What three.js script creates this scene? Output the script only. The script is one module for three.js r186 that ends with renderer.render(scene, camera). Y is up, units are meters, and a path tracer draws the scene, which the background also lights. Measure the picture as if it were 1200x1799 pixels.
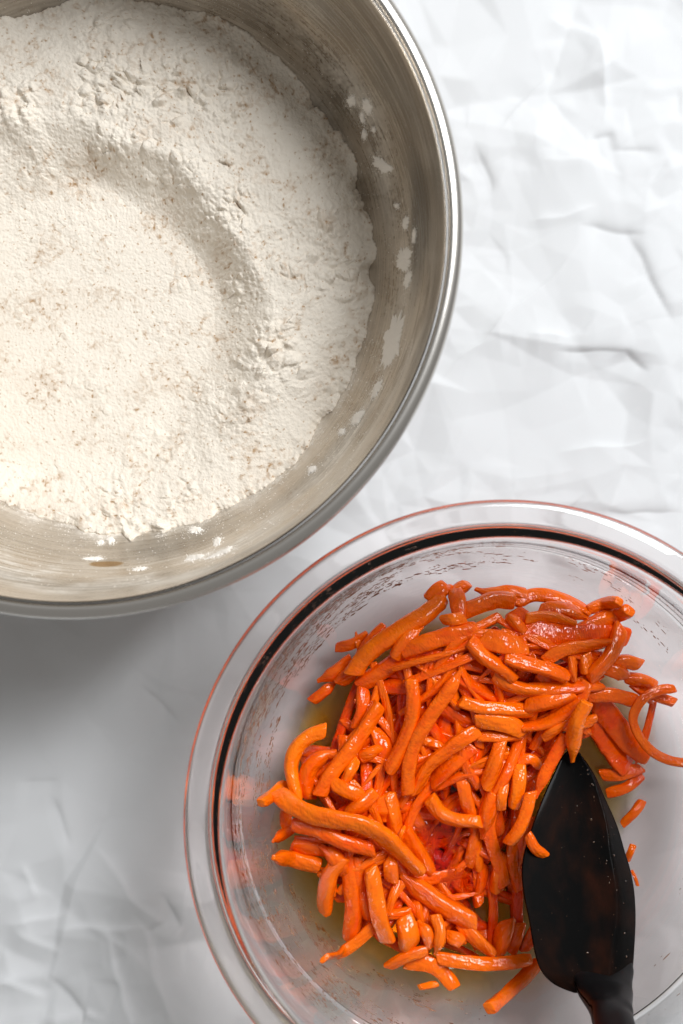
import * as THREE from 'three';
import { mergeGeometries } from 'three/addons/utils/BufferGeometryUtils.js';
import { RectAreaLightUniformsLib } from 'three/addons/lights/RectAreaLightUniformsLib.js';
import { ImprovedNoise } from 'three/addons/math/ImprovedNoise.js';

// ---------------------------------------------------------------- camera, light, exposure
const CAM_H = 0.598, FOV = 40, FPX = 1799 / 2 / Math.tan(THREE.MathUtils.degToRad(FOV / 2));
const scene = new THREE.Scene();
const camera = new THREE.PerspectiveCamera(FOV, 1200 / 1799, 0.02, 20);
camera.position.set(0, CAM_H, 0);
camera.up.set(0, 0, -1);
camera.lookAt(0, 0, 0);
camera.focus = 0.560;
camera.userData.fStop = 8;

scene.background = new THREE.Color().setRGB(0.215, 0.208, 0.198);      // the dim room round the table
RectAreaLightUniformsLib.init();
const windowLight = new THREE.RectAreaLight(new THREE.Color().setRGB(0.98, 0.99, 1.0), 15.6, 0.60, 0.65);
windowLight.name = 'window_light';
windowLight.position.set(0.53, 1.10, -0.655);
windowLight.lookAt(0.0, 0.03, 0.02);
scene.add(windowLight);

const renderer = new THREE.WebGLRenderer({ antialias: true });
renderer.setSize(683, 1024);
renderer.toneMapping = THREE.LinearToneMapping;
renderer.toneMappingExposure = 1.22;
renderer.shadowMap.enabled = true;

// ---------------------------------------------------------------- helpers
const { lerp, clamp, smoothstep } = THREE.MathUtils;
const V = (x, y, z) => new THREE.Vector3(x, y, z);
function rng(seed) {
  let a = seed >>> 0;
  return () => { a = (a + 0x6D2B79F5) | 0; let t = Math.imul(a ^ (a >>> 15), 1 | a); t = (t + Math.imul(t ^ (t >>> 7), 61 | t)) ^ t; return ((t ^ (t >>> 14)) >>> 0) / 4294967296; };
}
const perlin = new ImprovedNoise();
const N = (x, y, z = 0.37) => perlin.noise(x + 37.1, y + 11.7, z + 5.3);
function fbm(x, y, z, o) { let s = 0, a = 1; for (let i = 0; i < o; i++) { s += a * N(x, y, z); x *= 2.03; y *= 2.03; z = z * 1.7 + 3.1; a *= 0.5; } return s; }
/** the point at height h on the table that the photograph shows at (px, py) */
const at = (px, py, h) => V((px - 600) * (CAM_H - h) / FPX, h, (py - 900) * (CAM_H - h) / FPX);
/** distances to the nearest and second nearest of scattered points, and the nearest one's own random number */
function cells(x, y, seed) {
  const ix = Math.floor(x), iy = Math.floor(y); let f1 = 9, f2 = 9, id = 0;
  for (let b = -1; b <= 1; b++) for (let a = -1; a <= 1; a++) {
    const cx = ix + a, cy = iy + b; let h = Math.imul(cx * 374761393 + cy * 668265263 + seed * 1274126177, 1103515245) >>> 0; h = Math.imul(h ^ (h >>> 15), 2246822519) >>> 0; h ^= h >>> 13;
    const dx = cx + (h & 1023) / 1023 - x, dy = cy + ((h >>> 10) & 1023) / 1023 - y, d = Math.sqrt(dx * dx + dy * dy);
    if (d < f1) { f2 = f1; f1 = d; id = ((h >>> 20) & 1023) / 1023; } else if (d < f2) f2 = d;
  }
  return [f1, f2, id];
}

const taken = {};
function numbered(name) { const n = (taken[name] = (taken[name] ?? -1) + 1); return n ? name + '_' + String(n).padStart(3, '0') : name; }
function tag(o, label, category, group, kind) {
  if (label) o.userData.label = label;
  if (category) o.userData.category = category;
  if (group) o.userData.group = group;
  if (kind) o.userData.kind = kind;
  return o;
}
function part(name, geometry, material, parent) {
  const m = new THREE.Mesh(geometry, material);
  m.name = numbered(name); m.castShadow = m.receiveShadow = true;
  (parent ?? scene).add(m);
  return m;
}
function thing(name, x = 0, y = 0, z = 0) { const g = new THREE.Group(); g.name = numbered(name); g.position.set(x, y, z); scene.add(g); return g; }
function grid(nu, nv, f, closeU = false, colorF, flip = false) {      // f(u, v) -> [x, y, z]; uv in 0..1
  const p = new Float32Array((nu + 1) * (nv + 1) * 3), uv = new Float32Array((nu + 1) * (nv + 1) * 2), c = colorF ? new Float32Array(p.length) : null, idx = [];
  for (let j = 0, k = 0; j <= nv; j++) for (let i = 0; i <= nu; i++, k++) {
    const q = f(i / nu, j / nv, i, j);
    p.set(q, k * 3); uv[k * 2] = i / nu; uv[k * 2 + 1] = j / nv;
    if (c) c.set(colorF(i / nu, j / nv, q), k * 3);
  }
  const ind = new Uint32Array(nu * nv * 6);
  let n = 0;
  for (let j = 0; j < nv; j++) for (let i = 0; i < nu; i++) {
    const a = j * (nu + 1) + i, b = a + 1, d = a + nu + 1, e = d + 1;
    if (flip) { ind[n++] = a; ind[n++] = b; ind[n++] = d; ind[n++] = b; ind[n++] = e; ind[n++] = d; }
    else { ind[n++] = a; ind[n++] = d; ind[n++] = b; ind[n++] = b; ind[n++] = d; ind[n++] = e; }
  }
  const g = new THREE.BufferGeometry();
  g.setAttribute('position', new THREE.BufferAttribute(p, 3));
  g.setAttribute('uv', new THREE.BufferAttribute(uv, 2));
  if (c) g.setAttribute('color', new THREE.BufferAttribute(c, 3));
  g.setIndex(new THREE.BufferAttribute(ind, 1));
  g.computeVertexNormals();
  if (closeU) {                                          // weld the normals along the seam
    const nn = g.attributes.normal;
    for (let j = 0; j <= nv; j++) {
      const a = j * (nu + 1), b = a + nu, v = V(nn.getX(a) + nn.getX(b), nn.getY(a) + nn.getY(b), nn.getZ(a) + nn.getZ(b)).normalize();
      nn.setXYZ(a, v.x, v.y, v.z); nn.setXYZ(b, v.x, v.y, v.z);
    }
  }
  return g;
}
/** y of a curve given as [[x, y], ...], smooth between its points */
function curveOf(points) {
  const xs = points.map((p) => p[0]), ys = points.map((p) => p[1]), n = xs.length, m = [];
  for (let i = 0; i < n; i++) { const a = Math.max(0, i - 1), b = Math.min(n - 1, i + 1); m.push((ys[b] - ys[a]) / (xs[b] - xs[a])); }
  return (x) => {
    if (x <= xs[0]) return ys[0];
    if (x >= xs[n - 1]) return ys[n - 1];
    let i = 0; while (x > xs[i + 1]) i++;
    const h = xs[i + 1] - xs[i], t = (x - xs[i]) / h, t2 = t * t, t3 = t2 * t;
    return (2 * t3 - 3 * t2 + 1) * ys[i] + (t3 - 2 * t2 + t) * h * m[i] + (-2 * t3 + 3 * t2) * ys[i + 1] + (t3 - t2) * h * m[i + 1];
  };
}
function dataTexture(w, h, f, srgb, repeat) {
  const d = new Uint8Array(w * h * 4);
  for (let y = 0, k = 0; y < h; y++) for (let x = 0; x < w; x++, k += 4) {
    const c = f(x / w, y / h, x, y);
    for (let i = 0; i < 3; i++) d[k + i] = clamp(Math.round((c.length ? c[i] : c) * 255), 0, 255);
    d[k + 3] = 255;
  }
  const t = new THREE.DataTexture(d, w, h);
  t.magFilter = THREE.LinearFilter; t.minFilter = THREE.LinearFilter;
  t.wrapS = t.wrapT = THREE.RepeatWrapping;
  if (srgb) t.colorSpace = THREE.SRGBColorSpace;
  if (repeat) t.repeat.set(repeat[0], repeat[1]);
  t.needsUpdate = true;
  return t;
}
const latheOf = (pts, seg) => new THREE.LatheGeometry(pts.map((p) => new THREE.Vector2(p[0], p[1])), seg);
function smoothProfile(pts, n) {
  const c = new THREE.CatmullRomCurve3(pts.map((p) => V(p[0], p[1], 0)), false, 'centripetal');
  return c.getSpacedPoints(n).map((p) => [Math.max(p.x, 0), p.y]);
}

// ---------------------------------------------------------------- materials
const M = {
  paper: new THREE.MeshStandardMaterial({ name: 'paper', color: new THREE.Color().setRGB(0.65, 0.665, 0.682), roughness: 0.85 }),
  table: new THREE.MeshStandardMaterial({ name: 'table', color: new THREE.Color().setRGB(0.6, 0.58, 0.55), roughness: 0.7 }),
  glass: new THREE.MeshPhysicalMaterial({ name: 'glass', color: 0xffffff, roughness: 0, transmission: 1, thickness: 0.004, ior: 1.48, attenuationColor: new THREE.Color().setRGB(0.97, 0.86, 0.84), attenuationDistance: 0.032 }),
  pane: new THREE.MeshPhysicalMaterial({ name: 'glass_wall', color: new THREE.Color().setRGB(0.975, 0.945, 0.94), roughness: 0, transmission: 1, thickness: 0, ior: 1.48 }),
  rimSteel: new THREE.MeshStandardMaterial({ name: 'rim_steel', color: new THREE.Color().setRGB(0.66, 0.64, 0.61), metalness: 1, roughness: 0.27 }),
  black: new THREE.MeshPhysicalMaterial({ name: 'black_nylon', color: new THREE.Color().setRGB(0.004, 0.004, 0.0045), roughness: 0.42, clearcoat: 0.12, clearcoatRoughness: 0.25, specularIntensity: 0.35 }),
  wetBlack: new THREE.MeshPhysicalMaterial({ name: 'wet_black_nylon', roughness: 0.5, clearcoat: 0.07, clearcoatRoughness: 0.05, specularIntensity: 0.05,
    map: dataTexture(256, 256, (u, v) => { const k = clamp(0.9 * fbm(u * 4, v * 5, 3.1, 4) + 0.25, 0, 1) * smoothstep(v, 0.05, 0.3); return [0.03 + 0.11 * k, 0.03 + 0.035 * k, 0.032 + 0.006 * k]; }, true) }),
};

// ================================================================ PAPER
{
  const W = 0.60, H = 0.70, NX = 620, NZ = 800, near = (s) => 0.6 * s + 0.4 * s ** 5, R = rng(7);
  function facets(step, seed, amp) {                     // heights over a Delaunay net of uneven triangles
    const r = rng(seed), pts = [];
    for (let z = -H / 2 - step; z <= H / 2 + step; z += step) for (let x = -W / 2 - step; x <= W / 2 + step; x += step)
      pts.push({ x: x + (r() - 0.5) * step * 0.95, z: z + (r() - 0.5) * step * 0.95, h: (r() - 0.5) * 2 * amp });
    const big = 10, n = pts.length;
    pts.push({ x: -big, z: -big, h: 0 }, { x: big, z: -big, h: 0 }, { x: 0, z: big, h: 0 });
    const circ = (a, b, c) => {
      const A = pts[a], B = pts[b], C = pts[c], d = 2 * (A.x * (B.z - C.z) + B.x * (C.z - A.z) + C.x * (A.z - B.z));
      const a2 = A.x * A.x + A.z * A.z, b2 = B.x * B.x + B.z * B.z, c2 = C.x * C.x + C.z * C.z;
      const ux = (a2 * (B.z - C.z) + b2 * (C.z - A.z) + c2 * (A.z - B.z)) / d, uz = (a2 * (C.x - B.x) + b2 * (A.x - C.x) + c2 * (B.x - A.x)) / d;
      return { a, b, c, x: ux, z: uz, r: (A.x - ux) ** 2 + (A.z - uz) ** 2 };
    };
    let tris = [circ(n, n + 1, n + 2)];
    for (let i = 0; i < n; i++) {
      const p = pts[i], edges = new Map(), keep = [];
      for (const t of tris) {
        if ((p.x - t.x) ** 2 + (p.z - t.z) ** 2 < t.r) for (const [u, v] of [[t.a, t.b], [t.b, t.c], [t.c, t.a]]) { const k = Math.min(u, v) + '_' + Math.max(u, v); edges.set(k, edges.has(k) ? null : [u, v]); }
        else keep.push(t);
      }
      for (const e of edges.values()) if (e) keep.push(circ(e[0], e[1], i));
      tris = keep;
    }
    const out = new Float32Array((NX + 1) * (NZ + 1));
    for (const t of tris) {
      if (t.a >= n || t.b >= n || t.c >= n) continue;
      const A = pts[t.a], B = pts[t.b], C = pts[t.c], den = (B.z - C.z) * (A.x - C.x) + (C.x - B.x) * (A.z - C.z);
      const i0 = Math.max(0, Math.ceil((Math.min(A.x, B.x, C.x) + W / 2) / W * NX)), i1 = Math.min(NX, Math.floor((Math.max(A.x, B.x, C.x) + W / 2) / W * NX));
      const j0 = Math.max(0, Math.ceil((Math.min(A.z, B.z, C.z) + H / 2) / H * NZ)), j1 = Math.min(NZ, Math.floor((Math.max(A.z, B.z, C.z) + H / 2) / H * NZ));
      for (let j = j0; j <= j1; j++) for (let i = i0; i <= i1; i++) {
        const x = i / NX * W - W / 2, z = j / NZ * H - H / 2;
        const u = ((B.z - C.z) * (x - C.x) + (C.x - B.x) * (z - C.z)) / den, v = ((C.z - A.z) * (x - C.x) + (A.x - C.x) * (z - C.z)) / den, w = 1 - u - v;
        if (u >= -1e-6 && v >= -1e-6 && w >= -1e-6) out[j * (NX + 1) + i] = u * A.h + v * B.h + w * C.h;
      }
    }
    return out;
  }
  const sample = (f, x, z) => {
    const i = clamp((x + W / 2) / W * NX, 0, NX - 0.001), j = clamp((z + H / 2) / H * NZ, 0, NZ - 0.001), a = Math.floor(i), b = Math.floor(j), s = i - a, t = j - b, k = b * (NX + 1) + a;
    return lerp(lerp(f[k], f[k + 1], s), lerp(f[k + NX + 1], f[k + NX + 2], s), t);
  };
  const F1 = facets(0.034, 21, 0.0034), F2 = facets(0.016, 44, 0.0021), F3 = facets(0.0085, 63, 0.0009);
  // the folds that stand out, each from one point of the sheet to another: [from, to, height in mm]
  const folds = [
    [[1110, 424], [1172, 552], -1.3], [[1034, 401], [1120, 413], -1.2], [[972, 41], [1054, 70], 1.0], [[1052, 74], [1061, 202], 1.2], [[886, 216], [962, 132], 0.9],
    [[945, 389], [1034, 370], 0.8], [[843, 269], [863, 335], -0.9], [[937, 584], [991, 592], 0.9], [[991, 619], [1096, 619], -1.0], [[1100, 619], [1128, 654], -1.2],
    [[800, 642], [990, 460], 0.8], [[960, 280], [1034, 274], 0.7], [[1040, 245], [1075, 238], -1.2], [[1075, 262], [1150, 265], -1.0], [[1190, 160], [1198, 205], -0.9],
    [[116, 1628], [248, 1632], 1.1], [[176, 1504], [272, 1612], 1.3], [[180, 1636], [260, 1696], 0.9], [[0, 1724], [72, 1748], 1.0], [[88, 1724], [164, 1796], -1.3],
    [[192, 1648], [228, 1796], 1.2], [[248, 1632], [308, 1792], 1.1], [[96, 1408], [124, 1476], -0.8], [[252, 1212], [308, 1264], -0.7], [[40, 1524], [64, 1572], 0.8],
    [[20, 1630], [116, 1600], 0.9], [[30, 1640], [100, 1672], 0.8], [[290, 1570], [315, 1625], -0.9], [[80, 1790], [155, 1782], 1.0], [[1000, 790], [1120, 780], 0.8], [[1060, 900], [1190, 905], -0.9], [[40, 1370], [100, 1372], -0.6],
  ].map(([a, b, h]) => ({ a: at(a[0], a[1], 0), b: at(b[0], b[1], 0), h: h * 1.5 / 1000 }));
  const hgt = (x, z) => {
    const wx = x + 0.004 * N(x * 22, z * 22, 1.5), wz = z + 0.004 * N(x * 22, z * 22, 7.5);
    const px = 600 + x * FPX / CAM_H, py = 900 + z * FPX / CAM_H;
    const calm = smoothstep(py, 1040, 1150) * (1 - smoothstep(py, 1360, 1500)) * (1 - smoothstep(px, 420, 600));
    let h = sample(F1, wx, wz) * (1 - 0.72 * calm) + sample(F2, wx, wz) * (0.3 + 0.75 * smoothstep(N(x * 14, z * 14, 2.2), -0.25, 0.35)) * (1 - 0.75 * calm)
      + sample(F3, wx, wz) * smoothstep(N(x * 19, z * 19, 9.2), -0.2, 0.3) * (1 - 0.6 * calm);
    for (const f of folds) {
      const dx = f.b.x - f.a.x, dz = f.b.z - f.a.z, L = Math.hypot(dx, dz), t = ((x - f.a.x) * dx + (z - f.a.z) * dz) / (L * L);
      if (t < -0.3 || t > 1.3) continue;
      const d = ((x - f.a.x) * dz - (z - f.a.z) * dx) / L + 0.0025 * N(x * 60, z * 60, 3.3) , e = smoothstep(t, -0.25, 0.25) * (1 - smoothstep(t, 0.75, 1.25));
      h += f.h * e * (d > 0 ? Math.exp(-d / 0.0017) : Math.exp(d / 0.010));
    }
    return h + 0.00012 * N(x * 90, z * 90, 1.1);
  };
  const H0 = new Float32Array((NX + 1) * (NZ + 1)), H1 = new Float32Array(H0.length);
  for (let j = 0, k = 0; j <= NZ; j++) for (let i = 0; i <= NX; i++, k++) H0[k] = hgt(near(2 * i / NX - 1) * W / 2, near(2 * j / NZ - 1) * H / 2);
  for (let j = 0, k = 0; j <= NZ; j++) for (let i = 0; i <= NX; i++, k++) {      // paper bends, it does not break: a little rounding
    let s = 0, n = 0;
    for (let b = -1; b <= 1; b++) for (let a = -1; a <= 1; a++) { const q = clamp(j + b, 0, NZ) * (NX + 1) + clamp(i + a, 0, NX), w = a || b ? 0.12 : 3; s += H0[q] * w; n += w; }
    H1[k] = s / n;
  }
  // under the bowls the sheet is pressed flat
  const flat = (x, z) => Math.max(1 - smoothstep(Math.hypot(x + 0.0934, z + 0.0983), 0.062, 0.10), 1 - smoothstep(Math.hypot(x - 0.059, z - 0.1115), 0.066, 0.10));
  const g = grid(NX, NZ, (u, v, i, j) => { const x = near(2 * u - 1) * W / 2, z = near(2 * v - 1) * H / 2, k = flat(x, z); return [x, H1[j * (NX + 1) + i] * (1 - k) - 0.0012 * k - 0.0002, z]; });
  const sheet = part('paper_sheet', g, M.paper);
  tag(sheet, 'crumpled white paper sheet spread flat under both bowls', 'paper');
  const t = part('tabletop', new THREE.BoxGeometry(1.4, 0.03, 1.4), M.table);
  t.position.set(0, -0.022, 0);
  tag(t, null, null, null, 'structure');
}

// ================================================================ STEEL BOWL
const SB = V(-0.0934, 0, -0.0983);
const steelR = curveOf([[0.0035, 0.055], [0.006, 0.070], [0.012, 0.0855], [0.02, 0.0968], [0.03, 0.1055], [0.04, 0.1115], [0.055, 0.1178], [0.075, 0.1232], [0.095, 0.1264], [0.112, 0.1282], [0.116, 0.1287]]);
/** the point of the steel wall that the photograph shows at (px, py): {p, h, a} */
function onSteel(px, py) {
  let best = null;
  for (let k = 0; k <= 400; k++) {
    const h = 0.02 + 0.095 * k / 400, p = at(px, py, h), r = Math.hypot(p.x - SB.x, p.z - SB.z), e = Math.abs(r - steelR(h));
    if (!best || e < best.e) best = { e, h, p, a: Math.atan2(p.z - SB.z, p.x - SB.x) };
  }
  return best;
}
// where the flour meets the wall, traced round from the upper left
const shore = [[0, 30], [55, 22], [100, 6], [125, -2], [262, 2], [290, 8], [320, 14], [350, 18], [385, 26], [410, 42], [440, 60], [470, 84], [500, 108], [528, 140], [545, 158], [552, 180], [572, 200], [585, 222], [600, 236], [615, 258], [630, 288], [632, 312], [627, 322], [636, 345], [645, 370], [655, 390], [660, 405], [657, 418], [665, 435], [663, 455], [650, 475], [652, 492], [662, 505], [660, 530], [650, 555], [645, 590], [630, 625], [622, 655], [605, 690], [590, 715], [562, 745], [540, 788], [520, 815], [495, 835], [462, 862], [440, 874], [420, 885], [385, 900], [365, 916], [340, 924], [310, 928], [285, 938], [262, 935], [230, 950], [215, 940], [175, 942], [150, 938], [130, 925], [100, 918], [75, 915], [40, 898], [0, 885]]
  .map(([x, y]) => onSteel(x, y)).map(({ h, a }) => ({ h, a })).sort((p, q) => p.a - q.a);
function shoreH(a) {
  a = Math.atan2(Math.sin(a), Math.cos(a));
  const n = shore.length; let i = shore.findIndex((s) => s.a > a); if (i < 0) i = 0;
  const q = shore[i], p = shore[(i + n - 1) % n]; let pa = p.a, qa = q.a, aa = a;
  if (pa > qa) { if (aa > qa) qa += 2 * Math.PI; else pa -= 2 * Math.PI; }
  return lerp(p.h, q.h, clamp((aa - pa) / (qa - pa || 1), 0, 1));
}
{
  const bowl = thing('steel_mixing_bowl', SB.x, 0, SB.z);
  tag(bowl, 'large brushed steel mixing bowl holding the flour, rolled rim', 'mixing bowl');
  const inner = [[0, 0.0022], [0.03, 0.0022], [0.05, 0.0028]];
  for (let k = 0; k <= 60; k++) { const h = 0.0035 + (0.1155 - 0.0035) * Math.pow(k / 60, 1.25); inner.push([steelR(h), h]); }
  inner.push([0.1289, 0.1168], [0.1292, 0.1169], [0.1295, 0.1164], [0.1296, 0.1150]);
  const outer = [[0.12965, 0.1146]];
  for (let k = 60; k >= 0; k--) { const h = 0.0025 + (0.1135 - 0.0025) * k / 60; outer.push([steelR(Math.max(h, 0.0036)) + 0.0011, h - 0.001]); }
  outer.push([0.05, 0.0008], [0, 0.0008]);
  // brushing runs round the bowl; flour dust clings in bands above the heap, thickest on the side that faces the window
  const TW = 2048, TH = 256, hOfV = (v) => 0.02 + v * 0.1;
  const streak = new Float32Array(TW * TH), dust = new Float32Array(TW * TH), R = rng(17);
  for (let y = 0; y < TH; y++) {
    const base = R();
    for (let x = 0; x < TW; x++) {
      const u = x / TW * Math.PI * 2, cx = Math.cos(u), cz = Math.sin(u);
      streak[y * TW + x] = 0.5 + 0.30 * (base - 0.5) + 0.35 * N(cx * 5, cz * 5, y * 0.33) + 0.25 * N(cx * 14, cz * 14, y * 0.9 + 40) + 0.12 * (R() - 0.5);
    }
  }
  const bare = onSteel(188, 991);                        // an amber spot that the dust left bare
  const dustAt = (u, h, x, y) => {                       // u: angle round the bowl, x towards +x, z towards the viewer's bottom
    const cx = Math.cos(u), cz = Math.sin(u), near = h - shoreH(u);
    const south = smoothstep(cz, -0.15, 0.85), side = smoothstep(cx, 0.1, 0.9);
    const st = streak[(y % TH) * TW + (x % TW)];
    const cloud = 0.5 + 0.9 * fbm(cx * 6, cz * 6, h * 70, 3), fine = 0.6 * N(cx * 90, cz * 90, h * 800) + 0.4 * N(cx * 30, cz * 30, h * 260);
    let d = Math.exp(-Math.max(near, 0) / 0.006) * (0.25 + 0.45 * south) * (0.5 + cloud);
    d += south * 1.05 * smoothstep(near, 0.012, 0.035) * (1 - smoothstep(near, 0.062, 0.08)) * clamp(cloud * 0.8 + (st - 0.5) * 1.3, 0, 1);
    d += side * 0.45 * Math.exp(-(((near - 0.02) / 0.012) ** 2)) * clamp(cloud + fine, 0, 1);
    return clamp(d * (0.72 + 0.55 * fine + 0.5 * (st - 0.5)), 0, 0.85);
  };
  for (let y = 0; y < TH; y++) for (let x = 0; x < TW; x++) { const a = x / TW * Math.PI * 2, q = ((a - bare.a) / 0.065) ** 2 + ((hOfV(y / TH) - bare.h) / 0.0034) ** 2; dust[y * TW + x] = dustAt(a, hOfV(y / TH), x, y) * smoothstep(q, 0.6, 1.3); }
  const k = (x, y) => y * TW + x;
  const colorMap = dataTexture(TW, TH, (u, v, x, y) => {
    const d = dust[k(x, y)], s = 0.94 + 0.22 * (streak[k(x, y)] - 0.5), warm = clamp(0.5 + 0.9 * N(Math.cos(u * 6.283) * 3, Math.sin(u * 6.283) * 3, v * 5), 0, 1);
    const w = 1 - 0.22 * smoothstep(N(Math.cos(u * 6.283) * 2.2, Math.sin(u * 6.283) * 2.2, v * 3.1 + 8), -0.05, 0.5), steel = [0.80 * s * w, lerp(0.745, 0.772, warm) * s * w, lerp(0.675, 0.735, warm) * s * w];
    const da = (u * 6.2832 - bare.a) / 0.062, dh = (hOfV(v) - bare.h) / 0.0032, amber = Math.max(0, 1 - (da * da + dh * dh) * (1 + 0.4 * N(u * 90, v * 40, 2)));
    for (let i = 0; i < 3; i++) steel[i] *= lerp(1, [0.80, 0.66, 0.42][i], Math.min(1, amber * 2.5));
    return [lerp(steel[0], 0.93, d), lerp(steel[1], 0.91, d), lerp(steel[2], 0.875, d)];
  }, true);
  const mrMap = dataTexture(TW, TH, (u, v, x, y) => { const d = dust[k(x, y)], s = streak[k(x, y)]; return [1, clamp(0.25 + 0.22 * (s - 0.5) + 0.6 * d, 0, 1), 1 - d]; });
  const bump = dataTexture(TW, TH, (u, v, x, y) => clamp(streak[k(x, y)] * 0.7 + dust[k(x, y)] * 0.3, 0, 1));
  for (const t of [colorMap, mrMap, bump]) t.wrapT = THREE.ClampToEdgeWrapping;
  const brushed = new THREE.MeshPhysicalMaterial({ name: 'brushed_steel', map: colorMap, roughnessMap: mrMap, metalnessMap: mrMap, roughness: 1, metalness: 1, bumpMap: bump, bumpScale: 0.00006 });
  const wallProfile = [...inner, ...outer].reverse(), g = latheOf(wallProfile, 256);
  { // uv: u by the angle in the bowl's own axes, v by the height
    const p = g.attributes.position, uv = g.attributes.uv, seg = 256, np = inner.length + outer.length;
    for (let i = 0; i <= seg; i++) for (let j = 0; j < np; j++) { const q = i * np + j, a = Math.atan2(Math.cos(i / seg * 2 * Math.PI), Math.sin(i / seg * 2 * Math.PI)); uv.setXY(q, 0.25 - i / seg, clamp((p.getY(q) - 0.02) / 0.1, 0.01, 0.99)); }
  }
  part('body', g, brushed, bowl);
  const bead = smoothProfile([[0.1299, 0.1150], [0.1301, 0.1170], [0.1309, 0.1182], [0.1320, 0.1183], [0.1336, 0.1177], [0.1348, 0.1165], [0.1352, 0.1150], [0.1347, 0.1136], [0.1336, 0.1130], [0.1324, 0.1132]], 40).reverse();
  part('rolled_rim', latheOf(bead, 256), M.rimSteel, bowl);
}

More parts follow.
